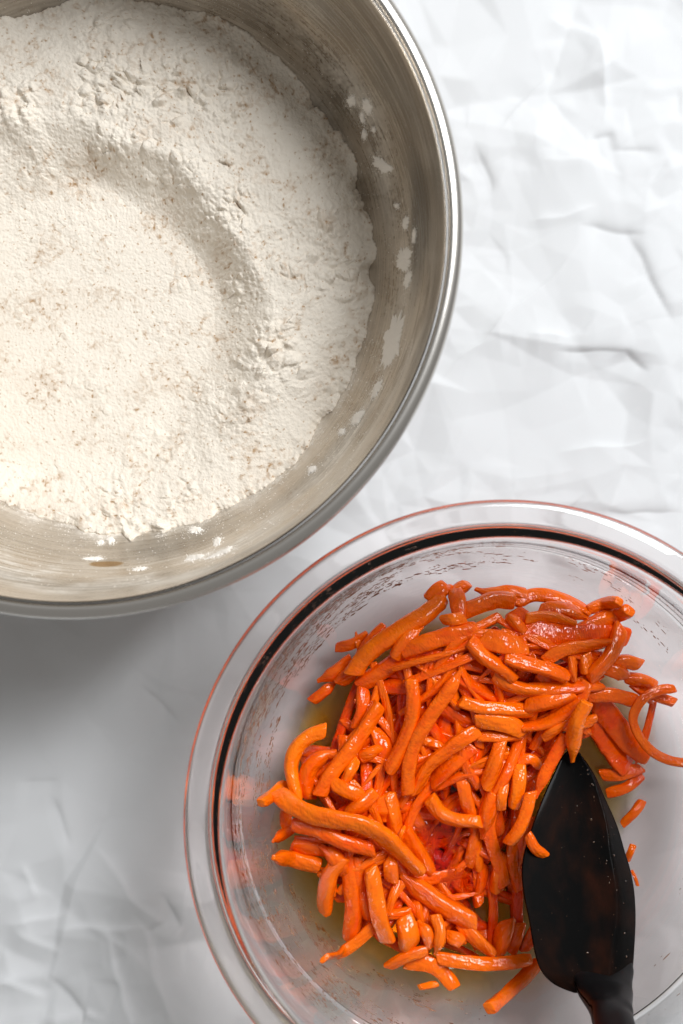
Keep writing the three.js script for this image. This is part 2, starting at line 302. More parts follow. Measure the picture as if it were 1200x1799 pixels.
// ================================================================ FLOUR
{
  const NA = 1180, NR = 430;
  const P = (px, py, h) => { const p = at(px, py, h); return [p.x - SB.x, p.z - SB.z]; };
  const [wx, wz] = P(120, 560, 0.03);                    // the smooth scoop in the heap
  const heap = (x, z, a) => {
    const d = Math.hypot((x - wx) * 1.0, (z - wz) * 1.04) + 0.007 * N(x * 30, z * 30, 4.4), dir = Math.atan2(z - wz, x - wx);
    const upper = 0.5 + 0.5 * Math.cos(dir + 0.72);      // 1 towards the upper right
    const bank = smoothstep(d, 0.055, 0.0775 + 0.03 * (1 - upper));
    return { h: 0.0225 + bank * lerp(0.002, 0.0185, Math.pow(upper, 0.8)) - 0.10 * Math.max(0, d - 0.08) * upper + 0.0015 * N(x * 25, z * 25, 2.2), rough: lerp(0.22, 1, bank) };
  };
  const even = Array.from({ length: 360 }, (_, i) => { let q = 0; for (let k = -6; k <= 6; k++) q += shoreH((i + k * 1.6) * Math.PI / 180); return q / 13; });
  const shoreSmooth = (a) => { const i = ((a * 180 / Math.PI) % 360 + 360) % 360, k = Math.floor(i); return lerp(even[k], even[(k + 1) % 360], i - k); };
  const g = grid(NA, NR, (u, v, i, j) => {
    const a = u * Math.PI * 2, he = shoreH(a) + 0.0012 * fbm(Math.cos(a) * 30, Math.sin(a) * 30, 0.5, 3) + 0.0007 * N(Math.cos(a) * 160, Math.sin(a) * 160, 1.7);
    const re = steelR(he), rho = v < 0.985 ? Math.pow(v / 0.985, 0.8) : 1, r = re * rho, x = Math.cos(a) * r, z = Math.sin(a) * r;
    if (v >= 0.985) { const t = (v - 0.985) / 0.015; return [Math.cos(a) * (re + 0.0002 + 0.0003 * t), he - 0.0006 - 0.004 * t * 0 - 0.0015 * t, Math.sin(a) * (re + 0.0002 + 0.0003 * t)]; }
    const { h, rough } = heap(x, z, a);
    const w1 = N(x * 55, z * 55, 3.1), w2 = N(x * 55, z * 55, 8.1), q = [x + 0.004 * w1, z + 0.004 * w2];
    const soft = 1 - smoothstep(Math.hypot(x - wx - 0.0, z - wz + 0.01), 0.03, 0.065);
    const mask = rough * (0.65 + 0.7 * smoothstep(N(x * 28, z * 28, 6.6), -0.3, 0.4));
    const A = cells(q[0] * 190, q[1] * 190, 1), B = cells(q[0] * 400, q[1] * 400, 2), g1 = smoothstep(N(x * 60, z * 60, 12.1), -0.25, 0.3);
    let d = 0.0014 * N(q[0] * 62, q[1] * 62, 4.9) + 0.0009 * N(q[0] * 150, q[1] * 150, 9.3) + 0.00035 * N(q[0] * 620, q[1] * 620, 7.1);
    d += 0.0030 * g1 * A[2] ** 2 * (1 - smoothstep(A[0], 0.0, 0.75)) + 0.0013 * (0.15 + 0.85 * g1) * B[2] ** 2 * (1 - smoothstep(B[0], 0.0, 0.8));
    d -= 0.0008 * g1 * (1 - smoothstep(A[1] - A[0], 0.0, 0.25)) * smoothstep(N(x * 160, z * 160, 3.8), -0.05, 0.35);
    d = d * mask + 0.0003 * N(x * 800, z * 800, 3.9) * (0.5 + 0.6 * mask);
    const t = smoothstep(rho, 0.80, 1.0);
    const lift = lerp(h, lerp(shoreSmooth(a), he, smoothstep(rho, 0.955, 1)) - 0.0005, Math.pow(t, 1.3));
    return [x, lift + d * (1 - 0.45 * t) - (rho > 0.992 ? 0.0009 * (rho - 0.992) / 0.008 : 0), z];
  }, true, (u, v, p) => {                                // spice gathers in the cracks and as loose flecks
    const [x, , z] = p, w1 = N(x * 55, z * 55, 3.1), w2 = N(x * 55, z * 55, 8.1), qx = x + 0.004 * w1, qz = z + 0.004 * w2;
    const A = cells(qx * 190, qz * 190, 1), B = cells(qx * 400, qz * 400, 2), n1 = N(x * 420, z * 420, 1.1), n2 = N(x * 900, z * 900, 2.7), n3 = N(x * 60, z * 60, 7.7);
    let s = 0.3 * (1 - smoothstep(A[1] - A[0], 0.0, 0.28)) * smoothstep(n1 + 0.5 * N(x * 160, z * 160, 3.8), 0.12, 0.5) + 0.42 * (1 - smoothstep(B[1] - B[0], 0.0, 0.4)) * smoothstep(n1, 0.12, 0.45) + 0.2 * smoothstep(N(x * 620, z * 620, 7.1), 0.05, -0.4) * smoothstep(N(x * 150, z * 150, 9.3), 0.1, -0.4);
    s = s * smoothstep(n3 + 0.5 * N(x * 200, z * 200, 1.9), -0.35, 0.3) + 0.75 * smoothstep(n2 + 0.35 * n1, 0.46, 0.70) + 0.08 * smoothstep(n3, 0.0, 0.5);
    s = clamp(s, 0, 1);
    return [lerp(0.80, 0.40, s), lerp(0.738, 0.25, s), lerp(0.645, 0.13, s)];
  }, true);
  const grain = dataTexture(1024, 1024, (() => { const R = rng(5), a = new Float32Array(1024 * 1024).map(() => R()); return (u, v, x, y) => { let s = 0; for (let b = -1; b <= 1; b++) for (let c = -1; c <= 1; c++) s += a[((y + b + 1024) & 1023) * 1024 + ((x + c + 1024) & 1023)]; return 0.5 * (s / 9 - 0.5) * 3 + 0.5 + 0.2 * (a[y * 1024 + x] - 0.5); }; })());
  const p = g.attributes.position, uv = g.attributes.uv;
  for (let i = 0; i < p.count; i++) uv.setXY(i, p.getX(i) / 0.22, p.getZ(i) / 0.22);
  const flourMat = new THREE.MeshStandardMaterial({ name: 'flour', vertexColors: true, roughness: 1, bumpMap: grain, bumpScale: 0.00022 });
  const flour = part('flour_heap', g, flourMat);
  flour.position.copy(SB);
  tag(flour, 'heap of pale flour flecked with brown spice, scooped out inside the steel bowl', 'flour');
  M.flour = new THREE.MeshStandardMaterial({ name: 'flour_smear', color: new THREE.Color().setRGB(0.88, 0.84, 0.78), roughness: 1 });
}
// smears of flour left on the steel wall
{
  const R = rng(91);
  const smeared = [];
  const smear = (px, py, w, h, turn, label) => {
    const o = onSteel(px, py), scale = (CAM_H - o.h) / FPX, c = o.p;
    const up = V(steelR(o.h + 0.002) - steelR(o.h - 0.002), 0.004, 0).normalize();   // along the wall, (radial, y)
    const rad = V(Math.cos(o.a), 0, Math.sin(o.a)), tan = V(-Math.sin(o.a), 0, Math.cos(o.a));
    const sd = R() * 100, n = 110, rings = 12;
    smeared.push([px, py, w, h, turn]);
    const g = grid(n, rings, (u, v) => {
      const a = u * Math.PI * 2, e = v * (1 + 0.42 * N(Math.cos(a) * 1.6 + sd, Math.sin(a) * 1.6, 1) + 0.40 * N(Math.cos(a) * 5 + sd, Math.sin(a) * 5, 3) + 0.24 * N(Math.cos(a) * 14 + sd, Math.sin(a) * 14, 5));
      const ix = Math.cos(a) * e * w / 2, iy = Math.sin(a) * e * h / 2, ct = Math.cos(turn), st = Math.sin(turn);
      const qx = px + ix * ct - iy * st, qy = py + ix * st + iy * ct, q = onSteelNear(qx, qy, o.h), inward = 0.0004 * (1 - v ** 3) * (1 + 0.5 * N(qx * 0.22, qy * 0.22, 8.1)) + 0.0001 - 0.0004 * (v === 1 ? 1 : 0);
      return [q.x - Math.cos(q.a) * inward - c.x, q.y + inward * 0.3 - c.y, q.z - Math.sin(q.a) * inward - c.z];
    }, true, null, true);
    const m = part('flour_smear', g, M.flour);
    m.position.copy(c);
    tag(m, label, 'flour smear', 'flour smears stuck to the steel bowl wall');
  };
  function onSteelNear(px, py, h0) {                     // as onSteel, by bisection
    let lo = Math.max(0.02, h0 - 0.03), hi = Math.min(0.1155, h0 + 0.03);
    const f = (h) => { const p = at(px, py, h); return Math.hypot(p.x - SB.x, p.z - SB.z) - steelR(h); };
    const s = Math.sign(f(lo)) || 1;
    for (let i = 0; i < 30; i++) { const m = (lo + hi) / 2; if (Math.sign(f(m)) === s) lo = m; else hi = m; }
    const p = at(px, py, lo); return { x: p.x, y: p.y, z: p.z, a: Math.atan2(p.z - SB.z, p.x - SB.x) };
  }
  for (const [px, py, w, h, turn, label] of [
    [618, 177, 17, 20, 0.3, 'round flour smear at the top of the trail on the steel wall'],
    [645, 186, 16, 30, -0.3, 'comma shaped flour smear beside the topmost round one on the steel wall'],
    [637, 207, 8, 20, -0.2, 'narrow upright flour smear just under the comma shaped one'],
    [640, 237, 9, 18, 0.1, 'small flour speck hanging below the three upper smears'],
    [657, 228, 7, 9, 0, 'tiny flour dot outside the small hanging speck'],
    [672, 291, 36, 22, 0.6, 'wide ragged flour smear alone between upper specks and middle specks'],
    [698, 362, 9, 10, 0, 'pale flour dot just above the triangular smear on the steel wall'],
    [713, 391, 11, 24, 0.1, 'triangular flour smear halfway down the steel wall'],
    [728, 415, 7, 26, 0.1, 'thin faint flour streak nearest the steel rim'],
    [710, 456, 26, 40, 0.1, 'large blotchy flour smear level with the widest part of the heap'],
    [717, 492, 12, 34, 0.25, 'tapering tail of flour right below the large blotchy smear'],
    [690, 600, 26, 88, 0.3, 'longest flour smear, a tall leaning patch on the lower steel wall'],
    [662, 684, 12, 32, 0.5, 'slim leaning flour smear under the longest patch'],
    [628, 735, 14, 34, 0.7, 'slanted flour smear between the slim one and the last dot'],
    [600, 760, 10, 14, 0.6, 'last small flour dot of the trail on the steel wall'],
    [548, 826, 16, 12, -0.6, 'small flour crumb close to the lower edge of the heap'],
    [195, 949, 14, 13, 0.2, 'flour crumb fallen just off the lowest edge of the heap'],
    [177, 954, 12, 9, 0, 'flatter flour crumb beside the one fallen off the heap edge'],
    [165, 982, 30, 6, 0, 'thin white flour streak above the bare amber patch of steel'],
    [342, 980, 32, 10, -0.2, 'oval flour streak on the bottom wall of the steel bowl'],
    [388, 972, 44, 8, -0.4, 'long thin flour streak rising beside the oval streak'],
    [382, 952, 12, 18, 0.5, 'short upright flour smear above the oval streak'],
    [245, 1000, 26, 5, -0.1, 'faint flour dash lowest on the steel wall'],
    [345, 932, 22, 12, 0.1, 'loose flour clump touching the lower heap edge'],
  ]) smear(px, py, w, h, turn, label);
  // loose specks of flour dusted over the wall, too many to count
  const spec = new THREE.IcosahedronGeometry(1, 0), list = [], Q = rng(33), m4 = new THREE.Matrix4(), qq = new THREE.Quaternion();
  for (let i = 0; i < 9000; i++) {
    const a = Q() < 0.62 ? Math.PI / 2 + (Q() - 0.5) * 2.6 : Q() * Math.PI * 2, near = Q() < 0.6 ? -Math.log(1 - Q()) * 0.006 : Q() * 0.06, h = shoreH(a) + near;
    if (h > 0.105 || fbm(Math.cos(a) * 8, Math.sin(a) * 8, h * 60, 2) < -0.2 + 0.5 * (Q() - 0.5)) continue;
    const r = steelR(h), s = 0.00006 + 0.0002 * Q() ** 4;
    list.push(m4.compose(V(Math.cos(a) * (r - 0.00008), h, Math.sin(a) * (r - 0.00008)), qq.setFromEuler(new THREE.Euler(Q() * 6, Q() * 6, Q() * 6)), V(s, s * 0.7, s)).clone());
  }
  for (const [px, py, w, h, turn] of smeared) for (let i = 0; i < 60 + (w + h) * 1.4; i++) {     // crumbs scattered round each smear
    const a = Q() * 6.283, e = 0.8 + 0.9 * Q() ** 1.5, ix = Math.cos(a) * e * w / 2, iy = Math.sin(a) * e * h / 2, q = onSteelNear(px + ix * Math.cos(turn) - iy * Math.sin(turn), py + ix * Math.sin(turn) + iy * Math.cos(turn), onSteel(px, py).h), sz = 0.00007 + 0.00024 * Q() ** 3;
    list.push(m4.compose(V(q.x - SB.x - Math.cos(q.a) * 0.00008, q.y, q.z - SB.z - Math.sin(q.a) * 0.00008), qq.setFromEuler(new THREE.Euler(Q() * 6, Q() * 6, Q() * 6)), V(sz, sz * 0.7, sz)).clone());
  }
  const dustMesh = new THREE.InstancedMesh(spec, M.flour, list.length);
  list.forEach((m, i) => dustMesh.setMatrixAt(i, m));
  dustMesh.name = 'flour_dust'; dustMesh.castShadow = dustMesh.receiveShadow = true; dustMesh.position.copy(SB);
  tag(dustMesh, 'fine flour dust speckled over the steel bowl wall', 'flour dust', null, 'stuff');
  scene.add(dustMesh);
}

// ================================================================ GLASS BOWL
const GB = V(0.059, 0, 0.1115);
const glassPts = [[0.0060, 0.058], [0.0068, 0.066], [0.0095, 0.0745], [0.014, 0.0808], [0.021, 0.0866], [0.030, 0.0910], [0.042, 0.0947], [0.058, 0.0978], [0.076, 0.1000], [0.090, 0.1014]];
const glassR = curveOf(glassPts), glassFloor = curveOf([[0, 0.0060], ...glassPts.map(([h, r]) => [r, h])]);
{
  const bowl = thing('glass_bowl', GB.x, 0, GB.z);
  tag(bowl, 'clear glass bowl with wide flat rim holding shredded carrots', 'glass bowl');
  const thick = (h) => lerp(0.0042, 0.0028, smoothstep(h, 0.03, 0.08)) * Math.min(1, 0.55 + h * 12), outR = (h) => glassR(Math.max(h + 0.0012, 0.0060)) + thick(h), SPLIT = 0.057;
  const solid = [];                                      // the moulded rim and the top of the wall: solid glass
  for (let k = 0; k <= 20; k++) { const h = SPLIT + (0.0895 - SPLIT) * k / 20; solid.push([glassR(h), h]); }
  solid.push(...smoothProfile([[0.1016, 0.0915], [0.1020, 0.0938], [0.1030, 0.0952], [0.1046, 0.0955], [0.108, 0.0951], [0.1125, 0.0946], [0.1148, 0.0940], [0.1158, 0.0927], [0.1160, 0.0912], [0.1154, 0.0899], [0.1140, 0.0892], [0.1105, 0.0890], [0.1072, 0.0886], [0.1056, 0.0872], [0.1047, 0.0850]], 60));
  for (let k = 20; k >= 0; k--) { const h = SPLIT + (0.082 - SPLIT) * k / 20; solid.push([outR(h), h]); }
  solid.push(solid[0].slice());
  part('rim', latheOf(solid.reverse(), 320), M.glass, bowl);
  const inside = [[0, 0.0060], [0.03, 0.0060]], outside = [[0, 0.0010], [0.045, 0.0010], [0.055, 0.0004]];    // the thin wall below it: an inner and an outer face
  for (let k = 0; k <= 44; k++) { const h = 0.0060 + (SPLIT - 0.0061) * Math.pow(k / 44, 1.5); inside.push([glassR(h), h]); }
  for (let k = 0; k <= 44; k++) { const h = 0.0012 + (SPLIT - 0.0013) * k / 44; outside.push([outR(h), h]); }
  part('wall', latheOf(inside.reverse(), 320), M.pane, bowl);
  part('wall', latheOf(outside, 320), M.pane, bowl);
}
const mound = (x, y) => {
  const G = (cx, cy, sx, sy, a) => a * Math.exp(-(((x - cx) / sx) ** 2 + ((y - cy) / sy) ** 2) / 2);
  return 0.013 + G(890, 1130, 170, 75, 0.026) + G(1010, 1240, 70, 50, 0.010) + G(620, 1430, 95, 120, 0.017) + G(740, 1650, 130, 50, 0.009) + G(870, 1380, 60, 90, 0.012) + G(770, 1260, 60, 70, 0.010) - G(770, 1500, 45, 70, 0.008);
};
// ================================================================ LIQUID under the carrots
{
  const centre = at(820, 1400, 0.01);
  const edge = [[488, 1410], [476, 1470], [492, 1545], [530, 1620], [585, 1690], [650, 1735], [720, 1752], [800, 1768], [880, 1768], [950, 1748], [1000, 1690], [1040, 1620], [1070, 1545], [1090, 1470], [1118, 1390], [1146, 1310], [1140, 1240], [1095, 1165], [1062, 1112], [1020, 1085], [960, 1066], [880, 1062], [810, 1078], [745, 1088], [680, 1112], [618, 1152], [562, 1200], [530, 1270], [505, 1340]]
    .map(([x, y]) => { // the shore lies on the glass
      let q = null;
      for (let k = 0; k <= 300; k++) { const h = 0.0062 + 0.06 * k / 300, p = at(x, y, h), r = Math.hypot(p.x - GB.x, p.z - GB.z), e = Math.abs(glassFloor(r) - h); if (!q || e < q.e) q = { e, p }; }
      return { a: Math.atan2(q.p.z - centre.z, q.p.x - centre.x), r: Math.hypot(q.p.z - centre.z, q.p.x - centre.x) };
    }).sort((p, q) => p.a - q.a);
  const ring = curveOf([...edge.slice(-3).map((e) => [e.a - 2 * Math.PI, e.r]), ...edge.map((e) => [e.a, e.r]), ...edge.slice(0, 3).map((e) => [e.a + 2 * Math.PI, e.r])]);
  const floorAt = (x, z) => glassFloor(Math.hypot(x - GB.x, z - GB.z));
  const pos = (u, v, top) => {
    const a = u * 2 * Math.PI - Math.PI, r = ring(a) * v * (1 + 0.02 * N(Math.cos(a) * 9, Math.sin(a) * 9, 2)), x = centre.x + Math.cos(a) * r, z = centre.z + Math.sin(a) * r, f = floorAt(x, z) + 0.00025;
    const west = smoothstep(-Math.cos(a), -0.6, 0.6), deep = lerp(0.0030, 0.0110, west);
    const t = Math.max(0, 1 - v ** 2.4) * deep * (1 + 0.22 * N(x * 70, z * 70, 4) + 0.16 * N(x * 190, z * 190, 6));
    const px = 600 + x * FPX / (CAM_H - 0.024), py = 900 + z * FPX / (CAM_H - 0.024), fill = mound(px, py) - 0.0098 + 0.0012 * N(x * 110, z * 110, 8) + 0.0008 * N(x * 260, z * 260, 2), own = f + Math.max(t, 0.0001) + 0.0006 * (1 - v);
    const w = smoothstep(mound(px, py), 0.0155, 0.022) * (1 - smoothstep(v, 0.62, 0.9));
    return [x, top ? Math.max(own, lerp(own, fill, w)) : f, z];
  };
  const a = grid(200, 90, (u, v) => pos(u, v, true), true, null, true), b = grid(200, 90, (u, v) => pos(u, 1 - v, false), true, null, true);
  const g = mergeGeometries([a, b]);
  const liquid = new THREE.MeshPhysicalMaterial({ name: 'syrup', color: 0xffffff, roughness: 0.02, transmission: 1, thickness: 0.005, ior: 1.38, attenuationColor: new THREE.Color().setRGB(0.98, 0.52, 0.05), attenuationDistance: 0.0044 });
  const pool = part('syrup_pool', g, liquid);
  tag(pool, 'amber syrupy liquid pooled under the carrots in the glass bowl', 'liquid');
}

// ================================================================ CARROT SHREDS
const carrotBump = dataTexture(256, 256, (u, v) => {    // fibres along the shred, pits across them
  const c = (s, l, z) => N(Math.cos(u * 6.2832) * s, Math.sin(u * 6.2832) * s + Math.cos(v * 6.2832) * l, Math.sin(v * 6.2832) * l + z);
  return 0.5 + 0.30 * c(1.2, 0.35, 1) + 0.26 * c(2.6, 0.6, 5) + 0.22 * c(1.6, 1.6, 9) + 0.16 * c(3.4, 3.2, 13);
});
const carrotMats = [0, 1, 2].map((i) => new THREE.MeshPhysicalMaterial({ name: 'carrot_' + ['deep', 'mid', 'wet'][i], vertexColors: true, roughness: [0.07, 0.05, 0.035][i], specularIntensity: 1.0, ior: 1.46, bumpMap: carrotBump, bumpScale: 0.0005 }));
function shredGeometry(pts, wide, seed, tone, flat) {
  const r = rng(seed * 7919 + 13), curve = new THREE.CatmullRomCurve3(pts, false, 'centripetal'), L = curve.getLength(), nl = clamp(Math.round(L / 0.0011), 14, 64), ns = 16, cap = 3;
  const P = curve.getSpacedPoints(nl), frames = [], up = V(0, 1, 0), s0 = r() * 60;
  const endA = r() < 0.10 ? 0.35 : 0.84 + 0.16 * r(), endB = r() < 0.14 ? 0.3 : 0.82 + 0.18 * r(), taperA = Math.min(0.4, (endA < 0.5 ? 0.008 : 0.0025) / L), taperB = Math.min(0.4, (endB < 0.5 ? 0.009 : 0.0025) / L), squash = flat ?? (r() < 0.3 ? 0.45 + 0.15 * r() : 0.66 + 0.3 * r()), tw0 = (r() - 0.5) * 1.2, tw = (r() - 0.5) * 2.2, box = 3 + 3.5 * r(), shearA = (r() - 0.5) * 1.3, shearB = (r() - 0.5) * 1.3;
  const pos = [], col = [], uv = [], idx = [];
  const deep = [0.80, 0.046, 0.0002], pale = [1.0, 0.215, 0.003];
  const rows = [];
  for (let i = 0; i <= nl; i++) {
    const t = i / nl, T = curve.getTangentAt(t), S = new THREE.Vector3().crossVectors(T, up).normalize(), B = new THREE.Vector3().crossVectors(S, T).normalize();
    rows.push({ t, p: P[i], T, S, B });
  }
  const ring = (row, k, shift) => {
    const { t, p, T, S, B } = row, tap = lerp(endA, 1, smoothstep(t, 0, taperA)) * lerp(endB, 1, smoothstep(1 - t, 0, taperB));
    const R = wide / 2 * 1.06 * tap * k * (1 + 0.10 * N(t * L * 150 + s0, s0, 1) + 0.03 * N(t * L * 420 + s0, s0, 4));
    for (let j = 0; j <= ns; j++) {
      const a = j / ns * 2 * Math.PI, c = Math.cos(a), s = Math.sin(a), q = Math.pow(Math.abs(c) ** box + Math.abs(s) ** box, -1 / box);
      const bumpy = 1 + 0.05 * N(c * 1.3 + s0, s * 1.3, t * L * 110) + 0.10 * N(c * 2.2 + s0, s * 2.2, t * L * 45) + 0.03 * N(c * 4 + s0, s * 4, t * L * 260);
      const th = tw0 + tw * t, x = c * q * R * bumpy, y = s * q * R * squash * bumpy, xx = x * Math.cos(th) - y * Math.sin(th), yy = x * Math.sin(th) + y * Math.cos(th);
      const v = p.clone().addScaledVector(T, shift + x * (shearA * (1 - smoothstep(t * L, 0, 0.004)) + shearB * (1 - smoothstep((1 - t) * L, 0, 0.004)))).addScaledVector(S, xx).addScaledVector(B, yy);
      pos.push(v.x, v.y, v.z); uv.push(j / ns, t * L / 0.012);
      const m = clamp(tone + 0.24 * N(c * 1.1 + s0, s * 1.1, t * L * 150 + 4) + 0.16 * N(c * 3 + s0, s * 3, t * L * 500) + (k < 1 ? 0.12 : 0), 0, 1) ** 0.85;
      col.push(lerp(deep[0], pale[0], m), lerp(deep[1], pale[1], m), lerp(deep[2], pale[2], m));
    }
  };
  const blunt = 0.5 + 0.5 * r();
  const K = [0.02, 0.8, 0.95], D = [1, 0.92, 0.5], depth = wide * (0.08 + 0.10 * blunt);
  for (let c = 0; c < cap; c++) ring(rows[0], K[c], -depth * D[c]);
  for (const row of rows) ring(row, 1, 0);
  for (let c = cap - 1; c >= 0; c--) ring(rows[nl], K[c], depth * D[c]);
  const nr = nl + 1 + cap * 2;
  for (let i = 0; i < nr - 1; i++) for (let j = 0; j < ns; j++) { const a = i * (ns + 1) + j, d = a + ns + 1; idx.push(a, d, a + 1, a + 1, d, d + 1); }
  const g = new THREE.BufferGeometry();
  g.setAttribute('position', new THREE.Float32BufferAttribute(pos, 3));
  g.setAttribute('uv', new THREE.Float32BufferAttribute(uv, 2));
  g.setAttribute('color', new THREE.Float32BufferAttribute(col, 3));
  g.setIndex(idx); g.computeVertexNormals();
  const nn = g.attributes.normal;
  for (let i = 0; i < nr; i++) { const a = i * (ns + 1), b = a + ns, v = V(nn.getX(a) + nn.getX(b), nn.getY(a) + nn.getY(b), nn.getZ(a) + nn.getZ(b)).normalize(); nn.setXYZ(a, v.x, v.y, v.z); nn.setXYZ(b, v.x, v.y, v.z); }
  return g;
}
const SHREDS = 'carrot shreds heaped in the glass bowl';
let shredCount = 0;
function shred(points, wide, seed, tone, label, flat) {
  const mid = points.reduce((s, p) => s.add(p), V(0, 0, 0)).divideScalar(points.length);
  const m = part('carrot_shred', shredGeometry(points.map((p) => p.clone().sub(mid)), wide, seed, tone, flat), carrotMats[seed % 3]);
  m.position.copy(mid);
  tag(m, label, 'carrot shred', SHREDS);
  shredCount++;
}
/** one shred laid along the line that the photograph shows; w its width there, layer its place in the heap (3 = on the heap's own surface) */
function laid(w, layer, tone, label, line, flat) {
  const pts = [], seed = shredCount + 1, r = rng(seed + 500);
  const n = line.length / 2, mid = line.slice(Math.floor(n / 2) * 2, Math.floor(n / 2) * 2 + 2);
  const wide0 = 0.88 * w * (CAM_H - 0.03) / FPX, base = mound(mid[0], mid[1]);
  for (let i = 0; i < n; i++) {
    const x = line[i * 2], y = line[i * 2 + 1], t = n > 1 ? i / (n - 1) : 0.5;
    let h = lerp(base, mound(x, y), 0.75) + (layer - 3) * 0.0023 - 0.0016 * (2 * t - 1) ** 2 + 0.0008 * (r() - 0.5);
    for (let k = 0; k < 6; k++) { const p = at(x, y, h), f = glassFloor(Math.hypot(p.x - GB.x, p.z - GB.z)) + wide0 * 0.5; if (h < f) h = f; }
    pts.push(at(x, y, h));
  }
  shred(pts, wide0, seed, tone, label, flat);
}
const BURIED = 'wet orange carrot shred half buried under the upper ones';
